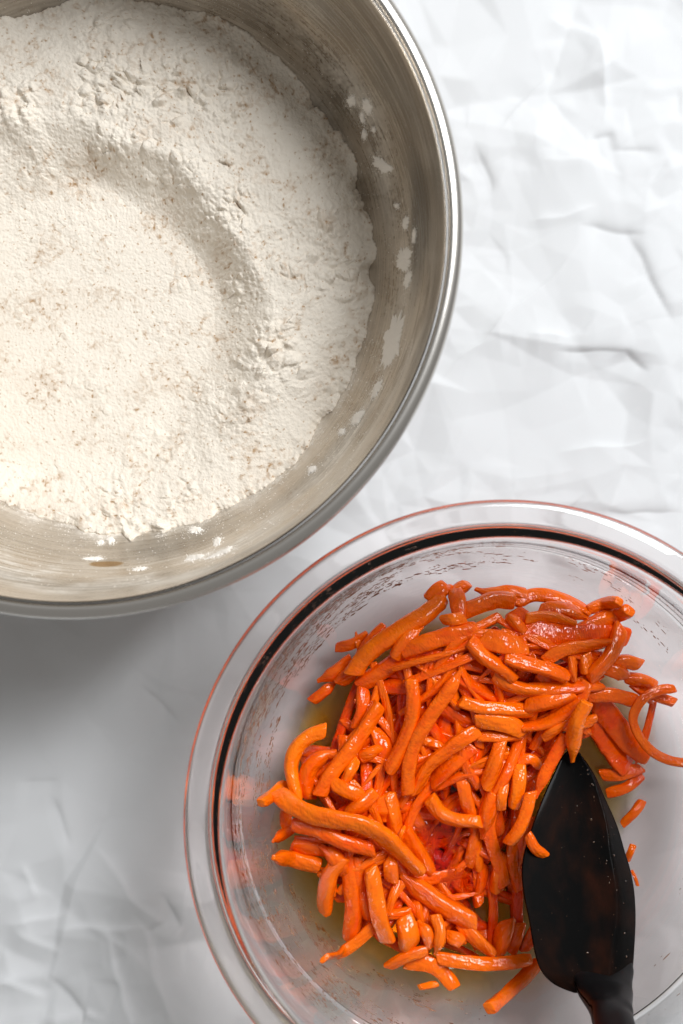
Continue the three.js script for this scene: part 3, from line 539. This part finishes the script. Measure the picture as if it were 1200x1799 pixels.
for (const a of [
  // --- upper left of the heap
  [34, 4.5, 0.55, 'thick pale-topped carrot shred slanting down from the two blunt chunks at the heap top', [622, 1182, 636, 1160, 653, 1143, 703, 1107, 745, 1082, 780, 1050]],
  [34, 4.5, 0.45, 'broad blunt carrot chunk standing highest on the near glass wall', [757, 1052, 775, 1036, 790, 1031], 0.8],
  [22, 4, 0.5, 'short carrot stub leaning beside the broad blunt chunk', [800, 1040, 820, 1026]],
  [32, 5, 0.35, 'upright carrot chunk with pointed top next to the broad blunt one', [806, 1082, 805, 1060, 802, 1042], 0.7],
  [24, 5.5, 0.6, 'pale stubby carrot end poking out below the upright chunk', [780, 1090, 796, 1089, 812, 1086]],
  [22, 2.5, 0.35, 'small carrot piece lying on bare glass left of the thick pale-topped shred', [592, 1138, 618, 1132, 642, 1118]],
  [12, 3, 0.55, 'thin pale carrot sliver crossing the small piece on bare glass', [625, 1112, 628, 1128, 634, 1145]],
  [26, 2.5, 0.3, 'carrot shred end reaching to bare glass above the pale green liquid edge', [560, 1196, 587, 1183, 615, 1160]],
  [22, 1.6, 0.25, 'deep orange shred end lowest in the pale green liquid edge', [549, 1232, 568, 1217, 590, 1198]],
  [26, 3, 0.3, 'slim carrot shred ducking below the thick pale-topped one at the upper left slope', [597, 1198, 625, 1172, 650, 1130, 672, 1105]],
  [30, 2.6, 0.3, 'long arched carrot shred running beneath the thick pale-topped one', [636, 1202, 673, 1178, 703, 1158, 753, 1147, 820, 1130]],
  [26, 4.6, 0.45, 'carrot shred branching off under the thick pale-topped one', [694, 1154, 712, 1126, 742, 1102]],
  [32, 3.8, 0.3, 'glossy carrot shred curving below the branching one', [712, 1145, 745, 1131, 785, 1118, 840, 1106]],
  [12, 4.6, 0.45, 'long thin carrot sliver with a needle tip above the deep hollow', [690, 1176, 730, 1164, 775, 1152, 816, 1140]],
  [26, 6, 0.35, 'smooth upright carrot shred with rounded top left of the long diagonal one', [723, 1196, 727, 1233, 720, 1280, 700, 1325, 684, 1352]],
  [27, 6.4, 0.4, 'long diagonal carrot shred with round knob top, tail hanging down', [810, 1178, 785, 1218, 752, 1265, 730, 1305, 718, 1350, 717, 1392]],
  [28, 3.6, 0.25, 'short smooth carrot shred upright in the dark syrup', [638, 1212, 637, 1250, 628, 1274]],
  [28, 5, 0.42, 'long slanting carrot shred with wet tip beside the white glint', [666, 1240, 640, 1282, 612, 1322, 580, 1363, 562, 1395]],
  [24, 3.4, 0.25, 'carrot stub wedged between the long slanting shred and the pale hook-shaped one', [604, 1296, 606, 1322, 600, 1340]],
  [29, 5, 0.78, 'pale hook-shaped carrot shred arching at the far side of the heap', [570, 1284, 545, 1293, 522, 1315, 512, 1345, 517, 1375, 524, 1402]],
  [27, 3.8, 0.35, 'carrot shred nested inside the pale hook-shaped one', [588, 1322, 566, 1330, 545, 1350, 540, 1375, 545, 1402]],
  [24, 4.6, 0.4, 'short stubby carrot end lying across the heap below the wet tip', [636, 1330, 650, 1324, 664, 1318]],
  [20, 4.8, 0.62, 'short pale carrot shred catching light beside the long slanting one', [626, 1337, 616, 1355, 606, 1374]],
  [28, 4.6, 0.5, 'blunt square-cut carrot shred above the longest one', [586, 1378, 610, 1389, 636, 1398]],
  [30, 3.6, 0.3, 'carrot shred under the white glints left of the smooth upright one', [660, 1285, 676, 1318, 682, 1348]],
  [27, 5.4, 0.42, 'straight carrot shred sloping down beside the long diagonal tail', [838, 1284, 817, 1297, 785, 1320, 752, 1350, 729, 1392]],
  [30, 4.2, 0.25, 'darker carrot shred tucked against the straight sloping one', [828, 1312, 800, 1338, 780, 1356, 762, 1374]],
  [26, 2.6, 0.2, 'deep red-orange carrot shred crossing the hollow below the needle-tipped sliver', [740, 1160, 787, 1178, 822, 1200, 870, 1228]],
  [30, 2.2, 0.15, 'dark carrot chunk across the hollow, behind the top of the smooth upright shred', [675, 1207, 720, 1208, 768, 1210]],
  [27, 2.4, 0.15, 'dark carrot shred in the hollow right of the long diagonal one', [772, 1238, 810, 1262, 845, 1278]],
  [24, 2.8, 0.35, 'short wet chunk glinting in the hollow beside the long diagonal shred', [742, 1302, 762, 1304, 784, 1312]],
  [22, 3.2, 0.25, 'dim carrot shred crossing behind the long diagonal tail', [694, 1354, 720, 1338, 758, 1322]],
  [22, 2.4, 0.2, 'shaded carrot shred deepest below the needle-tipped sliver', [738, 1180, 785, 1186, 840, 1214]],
  [22, 3, 0.72, 'pale carrot tip hanging over bare glass, farthest from the spatula', [459, 1411, 478, 1397, 500, 1378]],
  // --- upper right of the heap
  [24, 3.6, 0.55, 'pale carrot shred along the top edge beside a bare gap of glass', [838, 1036, 862, 1043, 895, 1040, 922, 1046]],
  [32, 4.4, 0.45, 'wet carrot shred crossing below the pale top edge one', [806, 1078, 838, 1066, 872, 1055, 900, 1058]],
  [28, 3.4, 0.5, 'long wide carrot shred following the top edge of the heap', [905, 1060, 935, 1046, 968, 1048, 1005, 1060, 1036, 1078]],
  [28, 4.6, 0.4, 'soft rounded carrot shred under the long wide top edge one', [950, 1072, 990, 1072, 1034, 1088]],
  [24, 5.4, 0.65, 'short pale carrot shred lying flat, blunt at one end, near the heap top', [926, 1087, 950, 1083, 980, 1087, 1008, 1096]],
  [22, 4.6, 0.55, 'bright carrot tip resting above the pointed one at the heap top', [1034, 1071, 1060, 1062, 1087, 1057]],
  [31, 4.6, 0.4, 'pointed carrot tip aimed at the glass wall from the heap top', [1028, 1104, 1060, 1089, 1084, 1080, 1104, 1073]],
  [44, 3.2, 0.2, 'very wide deep orange carrot slab beneath the short pale shred', [905, 1080, 930, 1100, 965, 1114, 1010, 1116, 1060, 1116, 1098, 1120], 0.45],
  [25, 5.4, 0.45, 'curved carrot shred with glossy top edge beside the upright horn', [960, 1160, 985, 1144, 1030, 1135, 1078, 1130]],
  [27, 6, 0.42, 'upright horn of carrot tapering to a point near the glass', [1090, 1104, 1083, 1130, 1068, 1158, 1046, 1182, 1036, 1194]],
  [26, 4.4, 0.5, 'blunt carrot end pointing out beyond the horn base', [1078, 1167, 1100, 1163, 1120, 1168]],
  [26, 4.8, 0.42, 'shorter carrot end just below the blunt pointing one', [1066, 1174, 1082, 1180, 1096, 1186]],
  [24, 4.2, 0.45, 'straight carrot end pointing out above the curled shred', [1098, 1192, 1126, 1195, 1152, 1205]],
  [28, 4.6, 0.42, 'carrot shred running down from the rough patch to the arched one', [826, 1128, 852, 1155, 885, 1176, 904, 1194]],
  [40, 4, 0.38, 'rough textured wide carrot piece in the middle of the upper heap', [850, 1122, 884, 1130, 922, 1138], 0.5],
  [27, 5.6, 0.35, 'plump carrot shred with rounded end lying across the upper heap', [890, 1156, 930, 1168, 968, 1178, 996, 1190]],
  [26, 4.6, 0.5, 'carrot shred with pale pointed tip above the deep hollow', [869, 1186, 890, 1202, 924, 1212, 960, 1212]],
  [26, 4.6, 0.3, 'smooth carrot shred joining the pale pointed tip to the upper heap', [925, 1212, 976, 1210, 1022, 1206, 1052, 1203]],
  [32, 5.2, 0.35, 'square-cut carrot shred with blunt face over the deep hollow', [928, 1240, 960, 1232, 998, 1219], 0.8],
  [28, 5.6, 0.35, 'long swooping carrot shred that turns up towards the horn', [1030, 1200, 1018, 1230, 992, 1253, 955, 1272, 918, 1278]],
  [25, 5.2, 0.5, 'tapered bright carrot shred above the leaf-shaped piece', [811, 1233, 845, 1243, 885, 1247, 936, 1250]],
  [32, 6.2, 0.62, 'leaf-shaped pale carrot piece with pointed corner, wet and flat', [838, 1266, 872, 1270, 900, 1276, 918, 1288], 0.45],
  [20, 5, 0.5, 'short carrot shred showing beneath the leaf-shaped piece', [843, 1294, 878, 1295, 915, 1292]],
  [27, 4.4, 0.35, 'flat wet carrot shred leading from the horn base to the curl', [1034, 1224, 1070, 1221, 1118, 1232]],
  [27, 10.5, 0.68, 'knobbly carrot shred hanging down over the spatula tip', [1030, 1236, 1015, 1265, 1008, 1300, 1006, 1338]],
  [18, 7.4, 0.5, 'small pointed carrot stub left of the one hanging over the spatula tip', [956, 1296, 974, 1282, 995, 1268]],
  [21, 5.4, 0.55, 'short bright carrot tip right of the one hanging over the spatula tip', [1024, 1274, 1045, 1262]],
  [16, 4.6, 0.4, 'tiny carrot nub under the short bright tip by the spatula', [1022, 1280, 1038, 1290]],
  [18, 7.6, 0.42, 'curled carrot shred looping out like a hook beside the bare glass', [1184, 1210, 1158, 1213, 1128, 1230, 1112, 1262, 1122, 1292, 1145, 1320, 1172, 1335, 1204, 1341, 1240, 1340]],
  [19, 4.2, 0.48, 'straight carrot end passing through the curl of the hooked shred', [1130, 1212, 1154, 1224, 1184, 1235]],
  [16, 3.6, 0.35, 'thin carrot strip passing behind the curl of the hooked shred', [1112, 1204, 1128, 1216, 1142, 1230]],
  [46, 3.2, 0.22, 'broad ribbon of carrot peel dropping behind the spatula tip', [1052, 1235, 1078, 1270, 1102, 1300, 1136, 1326], 0.3],
  [25, 2.6, 0.3, 'peel shred curving along the lower edge behind the spatula', [1058, 1362, 1090, 1360, 1124, 1350]],
  [22, 1.8, 0.25, 'bottom peel strip touching the glass behind the spatula', [1068, 1394, 1100, 1384, 1126, 1364]],
  [58, 2, 0.1, 'deep orange sheet of carrot peel under the broad ribbon', [1050, 1265, 1078, 1310, 1100, 1345], 0.25],
  [16, 3, 0.25, 'peel strip inside the curl running down to the glass', [1148, 1235, 1140, 1270, 1128, 1310, 1118, 1340], 0.4],
  [25, 8.8, 0.22, 'dark carrot shred lying across the spatula edge near its tip', [992, 1296, 972, 1332, 955, 1366, 942, 1400]],
  [16, 5.4, 0.45, 'tiny pointed drip of carrot beside the pale nub', [1004, 1156, 1007, 1176, 1009, 1196]],
  [26, 5, 0.6, 'pale rounded carrot nub in the fork below the curved shred', [1028, 1152, 1030, 1176]],
  [20, 4.6, 0.45, 'small carrot fold under the blunt end of the short pale shred', [895, 1085, 906, 1095, 918, 1108]],
  // --- middle, left of the spatula
  [20, 5, 0.42, 'small hooked carrot piece touching the spatula edge', [912, 1338, 932, 1334, 948, 1348]],
  [25, 5.4, 0.72, 'pale stout carrot shred standing upright left of the spatula', [914, 1346, 910, 1385, 902, 1418]],
  [25, 5, 0.48, 'glossy carrot shred tapering downward in the middle tangle', [880, 1302, 870, 1340, 854, 1380]],
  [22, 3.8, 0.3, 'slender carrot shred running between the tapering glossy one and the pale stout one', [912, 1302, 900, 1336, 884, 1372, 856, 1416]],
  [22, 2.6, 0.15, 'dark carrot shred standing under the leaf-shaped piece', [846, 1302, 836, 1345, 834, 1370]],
  [20, 4.6, 0.55, 'pale carrot tip between the tapering shred and the stout one', [886, 1378, 882, 1400, 880, 1420]],
  [16, 3.4, 0.4, 'slender carrot spike pointing at the tapering shred', [830, 1350, 848, 1342, 862, 1334]],
  [26, 4, 0.4, 'pointed carrot shred rising out of the hollow beside the blunt curved one', [808, 1358, 815, 1385, 822, 1415, 830, 1440]],
  [24, 8.5, 0.45, 'wet carrot shred leaning on the spatula edge', [932, 1394, 924, 1430, 912, 1458, 894, 1482]],
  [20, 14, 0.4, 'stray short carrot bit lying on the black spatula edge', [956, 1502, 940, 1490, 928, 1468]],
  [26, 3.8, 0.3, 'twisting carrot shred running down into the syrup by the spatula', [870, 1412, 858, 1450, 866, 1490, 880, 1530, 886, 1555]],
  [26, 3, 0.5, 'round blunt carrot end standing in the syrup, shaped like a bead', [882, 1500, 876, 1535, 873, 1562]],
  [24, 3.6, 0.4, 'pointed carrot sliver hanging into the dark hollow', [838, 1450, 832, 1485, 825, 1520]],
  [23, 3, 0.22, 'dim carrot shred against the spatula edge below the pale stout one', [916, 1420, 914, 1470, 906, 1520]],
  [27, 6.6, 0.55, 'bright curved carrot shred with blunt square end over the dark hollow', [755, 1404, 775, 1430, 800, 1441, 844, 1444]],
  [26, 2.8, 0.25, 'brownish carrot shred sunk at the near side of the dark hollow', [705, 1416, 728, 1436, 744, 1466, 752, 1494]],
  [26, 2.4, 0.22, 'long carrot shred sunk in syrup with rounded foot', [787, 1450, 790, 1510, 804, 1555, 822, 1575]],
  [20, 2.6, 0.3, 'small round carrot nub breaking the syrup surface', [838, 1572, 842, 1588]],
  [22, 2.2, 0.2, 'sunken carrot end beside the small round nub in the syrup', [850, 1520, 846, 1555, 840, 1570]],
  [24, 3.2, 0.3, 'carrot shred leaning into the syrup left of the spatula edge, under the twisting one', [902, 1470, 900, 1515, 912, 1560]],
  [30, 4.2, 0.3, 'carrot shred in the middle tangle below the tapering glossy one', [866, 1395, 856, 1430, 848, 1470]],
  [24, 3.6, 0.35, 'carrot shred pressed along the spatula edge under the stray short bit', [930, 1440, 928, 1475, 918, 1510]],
  // --- lower left
  [37, 6.6, 0.6, 'longest thick carrot shred sweeping across the lower heap', [489, 1394, 512, 1413, 545, 1430, 585, 1440, 630, 1448, 668, 1466, 703, 1497, 738, 1532]],
  [28, 5.2, 0.3, 'reddish wet carrot shred tucked under the longest one', [518, 1450, 560, 1460, 605, 1480, 655, 1493]],
  [31, 4, 0.52, 'blunt carrot shred pointing at the glass below the reddish one', [481, 1507, 515, 1510, 560, 1522]],
  [18, 3.2, 0.35, 'thin carrot tip just above the blunt pointing one', [480, 1478, 498, 1465, 520, 1450]],
  [29, 5, 0.5, 'carrot shred hanging down to a ragged point over olive liquid', [600, 1508, 582, 1535, 573, 1570, 571, 1602]],
  [31, 3.4, 0.3, 'long smooth carrot shred dipping into the olive liquid', [606, 1500, 616, 1550, 620, 1605, 615, 1650]],
  [28, 4, 0.35, 'carrot shred under the middle of the reddish wet one', [565, 1488, 590, 1508, 606, 1530]],
  [31, 6, 0.6, 'glossy stout carrot shred standing upright with blunt foot', [652, 1528, 660, 1573, 668, 1618, 682, 1652]],
  [29, 5, 0.48, 'round-ended carrot stub hanging under the longest shred', [687, 1500, 686, 1522, 688, 1545]],
  [15, 4, 0.5, 'thin bent carrot strand between the glossy stout shred and the plump one', [698, 1548, 690, 1575, 682, 1605]],
  [23, 4.6, 0.55, 'wet carrot shred lowest at the near glass, bent like a boomerang', [571, 1684, 605, 1671, 634, 1650, 655, 1628]],
  [35, 5.4, 0.42, 'plump carrot shred slanting down under the end of the longest one', [708, 1540, 745, 1568, 787, 1597, 834, 1621]],
  [30, 5, 0.38, 'carrot shred alongside the lower half of the longest one', [710, 1460, 733, 1495, 755, 1532]],
  [27, 4.2, 0.5, 'carrot shred passing under the longest one near its middle', [684, 1396, 692, 1440, 697, 1475]],
  [27, 4.4, 0.42, 'short carrot shred slanting above the longest one, below the square-cut one', [655, 1394, 636, 1412, 616, 1430]],
  [42, 3.6, 0.42, 'wide wet carrot piece with white glints above the longest shred', [672, 1402, 675, 1440], 0.6],
  [24, 3, 0.3, 'carrot shred hidden behind the upper edge of the plump slanting one', [757, 1540, 773, 1567, 800, 1590]],
  [22, 6, 0.62, 'small upright carrot shred with rounded foot in the lower cluster', [765, 1610, 773, 1633, 772, 1655, 765, 1676]],
  [36, 4.8, 0.6, 'lumpy pale carrot chunk in the lower cluster', [710, 1615, 717, 1640, 716, 1664], 0.8],
  [21, 5.6, 0.5, 'short carrot shred with flared end over the lower liquid edge', [684, 1698, 712, 1682, 748, 1670]],
  [26, 5.6, 0.52, 'long gently bowed carrot shred lying along the bottom of the heap', [770, 1684, 818, 1691, 870, 1694, 930, 1686]],
  [31, 4.6, 0.5, 'broad curved carrot shred ending in a point at the lower liquid edge', [718, 1690, 755, 1694, 780, 1712, 797, 1734]],
  [13, 3.4, 0.65, 'tiny pale carrot sliver at the lowest liquid edge', [738, 1735, 752, 1732, 767, 1729]],
  [25, 4.6, 0.55, 'stubby carrot end beside the lumpy pale chunk', [735, 1620, 750, 1640, 756, 1660]],
  [27, 4.2, 0.5, 'squarish carrot piece right of the small upright shred', [788, 1646, 802, 1650, 816, 1656]],
  [24, 3.4, 0.35, 'carrot bit peeping out above the lumpy pale chunk', [728, 1580, 732, 1600, 738, 1622]],
  [20, 3.4, 0.35, 'narrow carrot shred left of the glossy stout upright one', [634, 1560, 640, 1590, 646, 1612]],
  [27, 4.4, 0.48, 'carrot shred stepping down from the plump one to the bowed one', [808, 1622, 836, 1650, 866, 1678]],
  [25, 4.4, 0.5, 'carrot shred poking out lowest of all beside the spatula heel', [860, 1772, 893, 1744, 925, 1714, 946, 1690]],
  [25, 2.8, 0.25, 'dim carrot shred touching the spatula heel edge above the bowed one', [940, 1635, 922, 1668]],
  [38, 2.6, 0.4, 'translucent carrot piece under glossy syrup by the spatula', [890, 1622, 884, 1645, 876, 1668], 0.6],
  [26, 2.4, 0.35, 'sunken carrot shred beside the translucent piece by the spatula', [912, 1625, 906, 1650, 898, 1670]],
  [8, 6.4, 0.7, 'needle-thin carrot splinter sticking up beside the longest shred', [700, 1478, 705, 1465, 711, 1453]],
  [22, 2.6, 0.3, 'carrot strip behind the end of the longest shred near the glass', [503, 1418, 502, 1445, 506, 1465]],
  [30, 3, 0.25, 'dim carrot shred between the reddish wet one and the blunt pointed one', [515, 1486, 540, 1488, 572, 1492]],
  [24, 3.6, 0.3, 'carrot shred behind the glossy stout one, under the longest shred', [630, 1510, 632, 1545, 630, 1575]],
  // --- strays on the bare glass
  [18, 3, 0.45, 'stray carrot bit lying alone on bare glass right of the spatula', [1128, 1408, 1116, 1426, 1094, 1448]],
  [14, 3, 0.45, 'smaller stray carrot bit touching the spatula lip', [1112, 1486, 1108, 1497, 1103, 1508]],
  [7, 3, 0.4, 'thin carrot scrap caught under the spatula lip', [1110, 1530, 1116, 1543, 1120, 1556]],
]) laid(...a);
{ // the rest of the heap, seen only in the gaps
  const R = rng(404);
  const hull = [[520, 1340], [500, 1430], [560, 1560], [640, 1640], [740, 1690], [860, 1690], [925, 1640], [930, 1480], [960, 1330], [1060, 1280], [1070, 1170], [1040, 1110], [900, 1075], [800, 1090], [690, 1130], [610, 1200]];
  const inside = (x, y) => { let c = false; for (let i = 0, j = hull.length - 1; i < hull.length; j = i++) { const [ax, ay] = hull[i], [bx, by] = hull[j]; if ((ay > y) !== (by > y) && x < (bx - ax) * (y - ay) / (by - ay) + ax) c = !c; } return c; };
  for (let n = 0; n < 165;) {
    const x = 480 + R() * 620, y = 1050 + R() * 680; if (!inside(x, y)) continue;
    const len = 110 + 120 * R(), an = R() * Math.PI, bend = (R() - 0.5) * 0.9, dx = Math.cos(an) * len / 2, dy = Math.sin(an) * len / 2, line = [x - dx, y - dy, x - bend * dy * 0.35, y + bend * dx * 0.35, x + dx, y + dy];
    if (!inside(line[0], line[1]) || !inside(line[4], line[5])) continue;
    laid(18 + 8 * R(), 2.6 - 4 * R(), 0.02 + 0.24 * R(), BURIED, line);  // low tone: the shade of the gaps is put into these shreds' colour
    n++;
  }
  for (let n = 0; n < 85;) {                             // and thin ones woven between the upper ones
    const x = 500 + R() * 560, y = 1060 + R() * 640; if (!inside(x, y)) continue;
    const len = 90 + 110 * R(), an = R() * Math.PI, bend = (R() - 0.5) * 1.1, dx = Math.cos(an) * len / 2, dy = Math.sin(an) * len / 2, line = [x - dx, y - dy, x - bend * dy * 0.4, y + bend * dx * 0.4, x + dx, y + dy];
    if (!inside(line[0], line[1]) || !inside(line[4], line[5])) continue;
    laid(11 + 8 * R(), 2.7 + 1.2 * R(), 0.15 + 0.4 * R(), 'thin orange carrot strand woven between thicker shreds in the heap', line);
    n++;
  }
}

// ================================================================ SPATULA
{
  const left = curveOf([[1312, 1006], [1330, 990], [1360, 975], [1395, 959], [1450, 938], [1500, 923], [1530, 919], [1570, 922], [1620, 932], [1680, 943], [1710, 955], [1728, 972], [1738, 990], [1746, 1012]]);
  const right = curveOf([[1312, 1008], [1330, 1022], [1360, 1042], [1395, 1058], [1450, 1082], [1500, 1097], [1530, 1106], [1570, 1113], [1620, 1115], [1680, 1112], [1710, 1110], [1746, 1109]]);
  const crest = curveOf([[1312, 1.0], [1400, 0.93], [1500, 0.86], [1600, 0.84], [1680, 0.78], [1746, 0.7]]);    // where the flank begins
  const Y0 = 1314, Y1 = 1745, o = at(1020, 1530, 0.042);
  const topAt = (u, v) => {
    const py = lerp(Y0, Y1, v), a = left(py), b = right(py), c = crest(py), s = (u + 1) / 2, px = lerp(a, b, s);
    const base = lerp(0.028, 0.055, v), k = lerp(-1, 1, s / c);
    let h = base + 0.0016 * Math.min(k, 1) + 0.0018 * Math.min(1, k * k) * Math.sin(Math.PI * clamp(v * 0.9 + 0.08, 0, 1));
    if (s > c) { const f = (s - c) / (1 - c); h -= 0.0085 * Math.pow(f, 1.25) * smoothstep(v, 0, 0.4) ; }
    h -= 0.0015 * smoothstep(v, 0.93, 1.0);
    return at(px, py, h);
  };
  const NU = 60, NV = 90, th = (u, v) => 0.0022 * Math.pow(Math.max(0, 1 - Math.abs(u) ** 6), 0.5) + 0.0004;
  const top = grid(NU, NV, (u, v) => { const p = topAt(u * 2 - 1, v); return [p.x - o.x, p.y - o.y, p.z - o.z]; });
  const bot = grid(NU, NV, (u, v) => { const U = 1 - u * 2, p = topAt(U, v); return [p.x - o.x, p.y - o.y - th(U, v) - 0.0006, p.z - o.z]; });
  const side = (U) => grid(2, NV, (u, v) => { const p = topAt(U, v), d = (th(U, v) + 0.0006) * (U < 0 ? 1 - u : u); return [p.x - o.x + Math.sign(U) * 0.0005 * Math.sin(Math.PI * u), p.y - o.y - d, p.z - o.z]; });
  const heel = grid(NU, 2, (u, v) => { const U = u * 2 - 1, p = topAt(U, 1); return [p.x - o.x, p.y - o.y - (th(U, 1) + 0.0006) * v, p.z - o.z]; });
  const spat = thing('spatula', o.x, o.y, o.z);
  tag(spat, 'glossy black spoon-shaped spatula leaning in the carrots, leaf-shaped blade', 'spatula');
  part('blade', mergeGeometries([top, bot, side(-1), side(1), heel]), M.wetBlack, spat);
  { // droplets of syrup on the blade, most along its lip
    const R = rng(55), dropShape = new THREE.SphereGeometry(1, 10, 8), m4 = new THREE.Matrix4(), list = [];
    for (let i = 0; i < 60; i++) {
      const v = 0.06 + 0.86 * R(), u = R() < 0.5 ? 0.55 + 0.35 * R() : -0.95 + 1.6 * R(), p = topAt(u, v), r = 0.00013 + 0.0004 * R() ** 4;
      list.push(m4.compose(V(p.x - o.x, p.y - o.y + r * 0.1, p.z - o.z), new THREE.Quaternion(), V(r * (0.8 + 0.5 * R()), r * 0.6, r * (0.8 + 0.8 * R()))).clone());
    }
    const wet = new THREE.MeshPhysicalMaterial({ name: 'droplet', color: new THREE.Color().setRGB(0.06, 0.03, 0.015), roughness: 0.03, clearcoat: 1, clearcoatRoughness: 0.02 });
    const im = new THREE.InstancedMesh(dropShape, wet, list.length);
    list.forEach((m, i) => im.setMatrixAt(i, m));
    im.name = 'syrup_droplets'; im.castShadow = im.receiveShadow = true; im.position.copy(o);
    tag(im, 'tiny wet syrup droplets beaded on the black spatula blade', 'droplets', null, 'stuff');
    scene.add(im);
  }
  // handle: an oval bar with a flat crest that climbs out over the glass rim
  const sec = [ // centre, half width, half height
    [at(1056, 1650, 0.0400), 0.0115, 0.0020], [at(1056, 1700, 0.0470), 0.0128, 0.0032], [at(1062, 1738, 0.0558), 0.0108, 0.0044], [at(1073, 1775, 0.0700), 0.0083, 0.0054], [at(1078, 1799, 0.0780), 0.0076, 0.0056],
    [V(0.1018, 0.098, 0.1975), 0.0074, 0.0056], [V(0.1035, 0.1135, 0.209), 0.0074, 0.0056], [V(0.106, 0.124, 0.230), 0.0076, 0.0055], [V(0.112, 0.148, 0.30), 0.0085, 0.0055], [V(0.118, 0.176, 0.39), 0.0095, 0.0055], [V(0.1185, 0.1785, 0.397), 0.004, 0.003],
  ];
  const spine = new THREE.CatmullRomCurve3(sec.map((s) => s[0]), false, 'centripetal'), n = 90, wOf = (t, k) => { const f = t * (sec.length - 1), i = Math.min(sec.length - 2, Math.floor(f)); return lerp(sec[i][k], sec[i + 1][k], smoothstep(f - i, 0, 1)); };
  const handle = grid(32, n, (u, v) => {
    const p = spine.getPoint(v), T = spine.getTangent(v), S = new THREE.Vector3().crossVectors(T, V(0, 1, 0)).normalize(), B = new THREE.Vector3().crossVectors(S, T).normalize();
    const a = -u * Math.PI * 2, c = Math.cos(a), s = Math.sin(a), q = Math.pow(Math.abs(c) ** 2.6 + Math.abs(s) ** 2.6, -1 / 2.6), end = v > 0.999 ? 0.05 : v < 0.001 ? 0.05 : 1;
    const e = p.clone().addScaledVector(S, c * q * wOf(v, 1) * end).addScaledVector(B, s * q * wOf(v, 2) * end + (s > 0 ? 0.0009 * Math.max(0, c * 0.9 - 0.05) : 0));
    return [e.x - o.x, e.y - o.y, e.z - o.z];
  }, true, null, true);
  part('handle', handle, M.black, spat);
}

// ================================================================ SPLASHES on the inside of the glass
{
  const R = rng(77), m4 = new THREE.Matrix4(), list = [];
  const drop = new THREE.SphereGeometry(1, 10, 6);
  const splash = new THREE.MeshPhysicalMaterial({ name: 'syrup_film', color: new THREE.Color().setRGB(0.55, 0.33, 0.22), roughness: 0.12, transmission: 0.6, thickness: 0, clearcoat: 1, clearcoatRoughness: 0.03 });
  for (let i = 0; i < 26000; i++) {
    const a = R() * 2 * Math.PI, h = 0.024 + 0.058 * R() ** 1.15, west = smoothstep(-Math.cos(a), -0.1, 0.7), north = smoothstep(-Math.sin(a), 0.2, 0.9);
    const tilt = a + h * 6, streak = fbm(Math.cos(tilt) * 5, Math.sin(tilt) * 5, h * 150, 3), want = clamp(0.05 + 0.8 * west + 0.25 * north, 0, 1) * (1 - 0.75 * smoothstep(h, 0.058, 0.08));
    if (streak < 0.30 - 0.42 * want || R() > want * 0.75) continue;
    const r = glassR(h), s = 0.00015 + 0.00034 * R() ** 3, slope = Math.atan2(glassR(h + 0.001) - glassR(h - 0.001), 0.002), lean = 0.12 + 0.35 * (R() - 0.5);
    const tan0 = V(-Math.sin(a), 0, Math.cos(a)), inn = V(-Math.cos(a) * Math.cos(slope), Math.sin(slope), -Math.sin(a) * Math.cos(slope)), up0 = new THREE.Vector3().crossVectors(tan0, inn).normalize();
    const tan = tan0.clone().multiplyScalar(Math.cos(lean)).addScaledVector(up0, Math.sin(lean)), upw = new THREE.Vector3().crossVectors(inn, tan).normalize();
    const q = new THREE.Matrix4().makeBasis(tan, upw, inn);
    list.push(m4.makeTranslation(Math.cos(a) * (r - 0.00003), h, Math.sin(a) * (r - 0.00003)).multiply(q).multiply(new THREE.Matrix4().makeScale(s * (1 + 4.5 * R() ** 2), s * (0.7 + 0.6 * R()), 0.00006 + s * 0.12)).clone());
  }
  const im = new THREE.InstancedMesh(drop, splash, list.length);
  list.forEach((m, i) => im.setMatrixAt(i, m));
  im.name = 'syrup_splashes'; im.castShadow = im.receiveShadow = true; im.position.copy(GB);
  tag(im, 'fine brownish syrup splashes dried on the inner glass wall', 'splashes', null, 'stuff');
  scene.add(im);
}

renderer.render(scene, camera);
